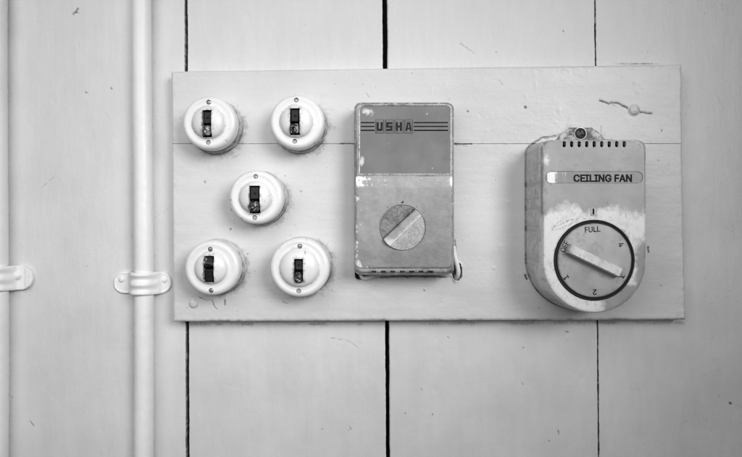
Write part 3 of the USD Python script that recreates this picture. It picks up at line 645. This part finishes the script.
# dial
ring = lathe([(DR - 3.6, -4.5), (DR - .1, -4.5), (DR - .1, -.6), (DR - .7, .35), (DR - 1.5, .3), (DR - 1.9, -.5), (DR - 2.6, -.5), (DR - 3.0, -.1), (DR - 3.6, -.3)], 128).translate([dc[0], dc[1], ZF])
part(reg, 'dial_ring', ring, 'black', 35)
ZD = ZF + 1.2
disc = lathe([(0, ZF - 4), (DR - 3.2, ZF - 4), (DR - 3.2, ZD - .7), (DR - 3.9, ZD), (0, ZD)], 128).translate([dc[0], dc[1], 0])
def dial_marks(q):
    n = nz(q[:, 0], q[:, 1], 11, 161); n1 = nz(q[:, 0], q[:, 1], 2.4, 162, 2); r = np.hypot(q[:, 0] - dc[0], q[:, 1] - dc[1])
    dirt = np.clip(n * 1.0 - .40, 0, .2) + .12 * sstep(.6, .76, n1) + .35 * np.exp(-np.abs(r - DR + 4) / 1.0)
    dirt = np.maximum(dirt, .5 * np.exp(-(np.hypot(q[:, 0] - dc[0] + 25, q[:, 1] - dc[1] - 11) / 7) ** 2) * n * 1.8)
    return np.column_stack([dirt, .35 * n, 0 * n])
dial = part(reg, 'dial', disc.refine_to_length(1.4), 'dial_face', 35, dial_marks)
for sx, sy, word, h_, wd in ((592.5, 229.3, 'FULL', 4.9, 14.0), (621.0, 244.5, '4', 4.6, None), (621.8, 276, '3', 4.6, None), (594.7, 292.2, '2', 4.8, None), (566, 277.6, '1', 4.8, None), (564.6, 246.6, 'OFF', 4.7, 10.4)):
    c = loc(sx, sy, ZD); ang = math.degrees(math.atan2(c[1] - dc[1], c[0] - dc[0])) - 90
    part(dial, 'lettering' if len(word) > 1 else 'numeral', place(text(word, h_, .3, True, wd), c[0], c[1], ZD - .12, ang), 'ink_worn', False, lambda q: np.tile([0, .30, 0], (len(q), 1)))
a, b = loc(568.9, 248.6, ZD + 4), loc(619.6, 272.8, ZD + 4)
L = np.linalg.norm(b - a); mid = (a + b) / 2; an = math.degrees(math.atan2(*(b - a)[::-1]))
grip = loft([rrect(-L / 2 - 1 - o, -4.9 - o * .8, L / 2 + 1 + o, 4.9 + o * .8, 1.0, 0, 5) for o in (0, -.6, -1.3, -1.9)], [-1, 6.6, 8.0, 8.6])
grip = grip.rotate([0, 0, an]).translate([mid[0], mid[1], ZD])
def grip_marks(q):
    n = nz(q[:, 0], q[:, 1], 5, 171); x = (q[:, 0] - mid[0]) * math.cos(math.radians(an)) + (q[:, 1] - mid[1]) * math.sin(math.radians(an))
    return np.column_stack([np.clip(n * 1.4 - .6, 0, .4) + .5 * sstep(-L / 2 + 7, -L / 2, x) * n * 1.4 + .3 * sstep(2.5, .5, q[:, 2] - ZD), .47 + .4 * np.exp(-np.abs(q[:, 2] - ZD - 7.8) / .7) * n, 0 * n])
part(dial, 'grip', grip.refine_to_length(1.2), 'grip_paint', 30, grip_marks)
# fixing lug and its screw above the housing
pts = np.array([loc(x, y, 3) for x, y in ((556, 152), (556, 141), (562, 133), (570, 127.5), (592, 127.5), (600, 133), (607, 141), (607, 152))])[::-1]
pts = pts[::-1] if Polygon(pts).exterior.is_ccw is False else pts
def lug_marks(q):
    n = nz(q[:, 0], q[:, 1], 4, 181); c_ = loc(581, 133.5, 4); r = np.hypot(q[:, 0] - c_[0], q[:, 1] - c_[1])
    return np.column_stack([np.clip(n * 1.8 - .4, 0, .8) + .6 * np.exp(-np.maximum(r - 5, 0) / 2.0), .52 + .3 * n, 0 * n])
lug = loft([pts, pts, pts + (pts.mean(0) - pts) * .06], [0, 2.2, 3.2])
part(reg, 'fixing_lug', lug.refine_to_length(1.2), 'lug_paint', 40, lug_marks)
c = loc(581, 133.2, 5)
sc_ = Manifold.sphere(5.6, 36).scale([1, 1, .5]).trim_by_plane([0, 0, 1], 0)
for d_ in (25, 115): sc_ = sc_ - Manifold.cube([7, 1.3, 3], True).rotate([0, 0, d_]).translate([0, 0, 2.6])
part(reg, 'screw', place(sc_, c[0], c[1], 3.0), 'dark_steel', 30)
part(reg, 'washer', lathe([(3, 0), (6.3, 0), (6.2, .6), (3, .8)], 40).translate([c[0], c[1], 2.9]), 'grey_metal', 30)

# ---------------------------------------------------------------- cables coming through the board below the dark-panelled regulator
def cable(name, pts, r, label, mat='pipe_paint'):
    P_ = [(*(W(x, y, BH + z / 1000) * 1000), BH * 1000 + z) for x, y, z in pts]
    o = P_[0]; t = thing(name, label, 'cable', (o[0] / 1000, -o[2] / 1000, o[1] / 1000))
    part(t, 'sheath', tube(spline(np.array(P_) - o, 30), r), mat, True)
cable('cable', [(361.5, 275, -9), (362.5, 277.6, -1.5), (366, 278.4, 2.0), (372, 276.4, 3.0), (384, 274.2, 3.5), (394, 272, 4)], 2.0, 'short pale cable curling out of the hole under the left end of the box regulator')
cable('cable', [(453.5, 246, 3.0), (455, 256, 3.2), (457.4, 266, 3.4), (458.2, 273, 2.0), (457.0, 277, -2.0), (455.5, 276.5, -10)], 2.3, 'short white cable bending into the hole at the right foot of the box regulator')

# ---------------------------------------------------------------- conduits and clamps
def conduit(x0, x1, r, label):
    zs = np.linspace(Y0, Y1, 420); na = 40; an = np.linspace(0, 2 * np.pi, na, endpoint=False)
    v = []
    for y in zs:
        c = W(gx(x0, x1, y) + .5 * math.sin(y / 75.0 + x0), y, r / 1000) * 1000
        rr = r + .22 * (meshkit.noise(np.column_stack([np.cos(an) * .9 + 3, np.sin(an) * .9 + 3, np.full(na, y / 33.0 + 20)]), 77) - .5) + .5 * (meshkit.fbm(np.column_stack([np.cos(an) * 1.6 + 9, np.sin(an) * 1.6 + 9, np.full(na, y / 6.0 + 40)]), 3, 201) - .5) - .15
        v.append(np.column_stack([c[0] + rr * np.cos(an), np.full(na, c[1]), r + .25 + rr * np.sin(an)]))
    v = np.vstack(v); n = len(zs)
    i, j = np.meshgrid(np.arange(n - 1), np.arange(na), indexing='ij'); j2 = (j + 1) % na
    q = np.stack([i * na + j, i * na + j2, (i + 1) * na + j2, (i + 1) * na + j], -1).reshape(-1, 4)[:, ::-1]
    t = thing('conduit_pipe', label, 'pipe', group=None)
    part(t, 'tube', (v, np.vstack([q[:, [0, 1, 2]], q[:, [0, 2, 3]]])), 'pipe_paint', True)
PR = 9.55
conduit(142.3, 144.4, PR, 'white painted vertical conduit pipe just left of the switchboard')
conduit(-2.6, -1.6, PR, 'white painted vertical conduit pipe cut by the left edge of the picture')

def clamp(cx, x0, x1, y0, y1, label, screws, seed, thick=2.0, drip=False):
    """saddle: two flat lugs and a ribbed hump over the pipe"""
    h0 = 0.003
    L_, R_ = W(x0, 0, h0)[0] * 1000, W(x1, 0, h0)[0] * 1000; C_ = W(cx, 0, .0097)[0] * 1000; t_, b_ = W(0, y0, h0)[1] * 1000, W(0, y1, h0)[1] * 1000
    zc, hz = (t_ + b_) / 2, (t_ - b_) / 2; R = PR + 2.1
    x = np.unique(np.r_[np.linspace(L_, R_, 110), L_ + (1 - np.cos(np.linspace(0, 1.57, 12))) * 3, R_ - (1 - np.cos(np.linspace(0, 1.57, 12))) * 3])
    vv = np.linspace(-1, 1, 36)
    X, V = np.meshgrid(x, vv, indexing='ij')
    rc = hz * .98
    e = np.minimum(X - L_, R_ - X); half = np.where(e < rc, np.sqrt(np.maximum(0, rc ** 2 - (rc - e) ** 2)) * hz / rc, hz)
    half = np.maximum(half, .02)
    d = X - C_
    fi = math.radians(63)
    hump = np.where(np.abs(d) < R * math.sin(fi), np.sqrt(np.maximum(R * R - d * d, 0)) + PR + .25, PR + .25 + R * math.cos(fi) - (np.abs(d) - R * math.sin(fi)) * math.tan(fi))
    foot = thick + .5
    H = foot + np.logaddexp(0, (hump - foot) * 1.4) / 1.4
    inh = sstep(R + 4.5, R + .5, np.abs(d))
    H = H + inh * 1.25 * np.cos(V * 2 * np.pi * 1.15 + .5) * (1 - sstep(.75, 1, np.abs(V))) 
    Zc = zc + V * half
    rim = np.minimum(e, (1 - np.abs(V)) * half)
    H = H - np.maximum(0, .9 - rim) ** 2 * .7
    H = H + .5 * (nz(X, Zc, 4, seed, 3) - .5)
    if not drip: H = H + (1 - inh) * .5 * np.exp(-((rim - 1.6) / .8) ** 2)
    if drip: H = H + (1 - inh) * 1.6 * sstep(R_ - 9, R_ - 6, X) * (1 - sstep(R_ - 4.5, R_ - 2.5, X)) 
    nv, nu = H.shape
    front = np.column_stack([X.ravel(), Zc.ravel(), H.ravel()])
    backH = np.where(inh > .02, np.maximum(0.2, H - thick), .0)
    rear = np.column_stack([X.ravel(), Zc.ravel(), backH.ravel()])
    idx = np.arange(nv * nu).reshape(nv, nu); a, b, c, dd = idx[:-1, :-1].ravel(), idx[1:, :-1].ravel(), idx[1:, 1:].ravel(), idx[:-1, 1:].ravel()
    f = np.vstack([np.column_stack([a, b, c]), np.column_stack([a, c, dd])])
    N = nv * nu; fb = f[:, ::-1] + N
    ring = np.r_[idx[:-1, 0], idx[-1, :-1], idx[:0:-1, -1], idx[0, :0:-1]]; k2 = np.roll(ring, -1)
    sd = np.vstack([np.column_stack([ring, ring + N, k2 + N]), np.column_stack([ring, k2 + N, k2])])
    o = np.array([C_, zc, 0.0]); v = np.vstack([front, rear]) - o
    t = thing('pipe_clamp', label, 'pipe clamp', (C_ / 1000, 0, zc / 1000), 'clamps holding the conduit pipes')
    part(t, 'strap', (v, np.vstack([f, fb, sd])), 'pipe_paint', 50)
    for px, py, r in screws:
        q = W(px, py, h0) * 1000 - o[:2]
        sc = Manifold.sphere(r, 28).scale([1, 1, .8]).trim_by_plane([0, 0, 1], 0) - Manifold.cube([2 * r, .6, 1], True).rotate([0, 0, 60]).translate([0, 0, r * .82])
        v2, f2, _ = meshkit.arrays(sc.refine_to_length(.6)); v2 = v2 + [q[0], q[1], foot - .3]; v2[:, 2] += .35 * (nz(v2[:, 0], v2[:, 1], 1.6, seed + 3, 2) - .5)
        part(t, 'screw', (v2, f2), 'pipe_paint', True)
clamp(142.9, 113.2, 171.0, 271.5, 293.8, 'white painted saddle clamp with two screws between the wall conduit and the switchboard', [(121.5, 279.5, 3.2), (164.3, 280, 3.0)], 301)
clamp(-2.0, -36, 33.2, 265.5, 290.0, 'thickly painted saddle clamp on the conduit at the left edge of the picture', [(17.8, 275.5, 4.6), (-22, 276, 4.4)], 311, thick=3.6, drip=True)
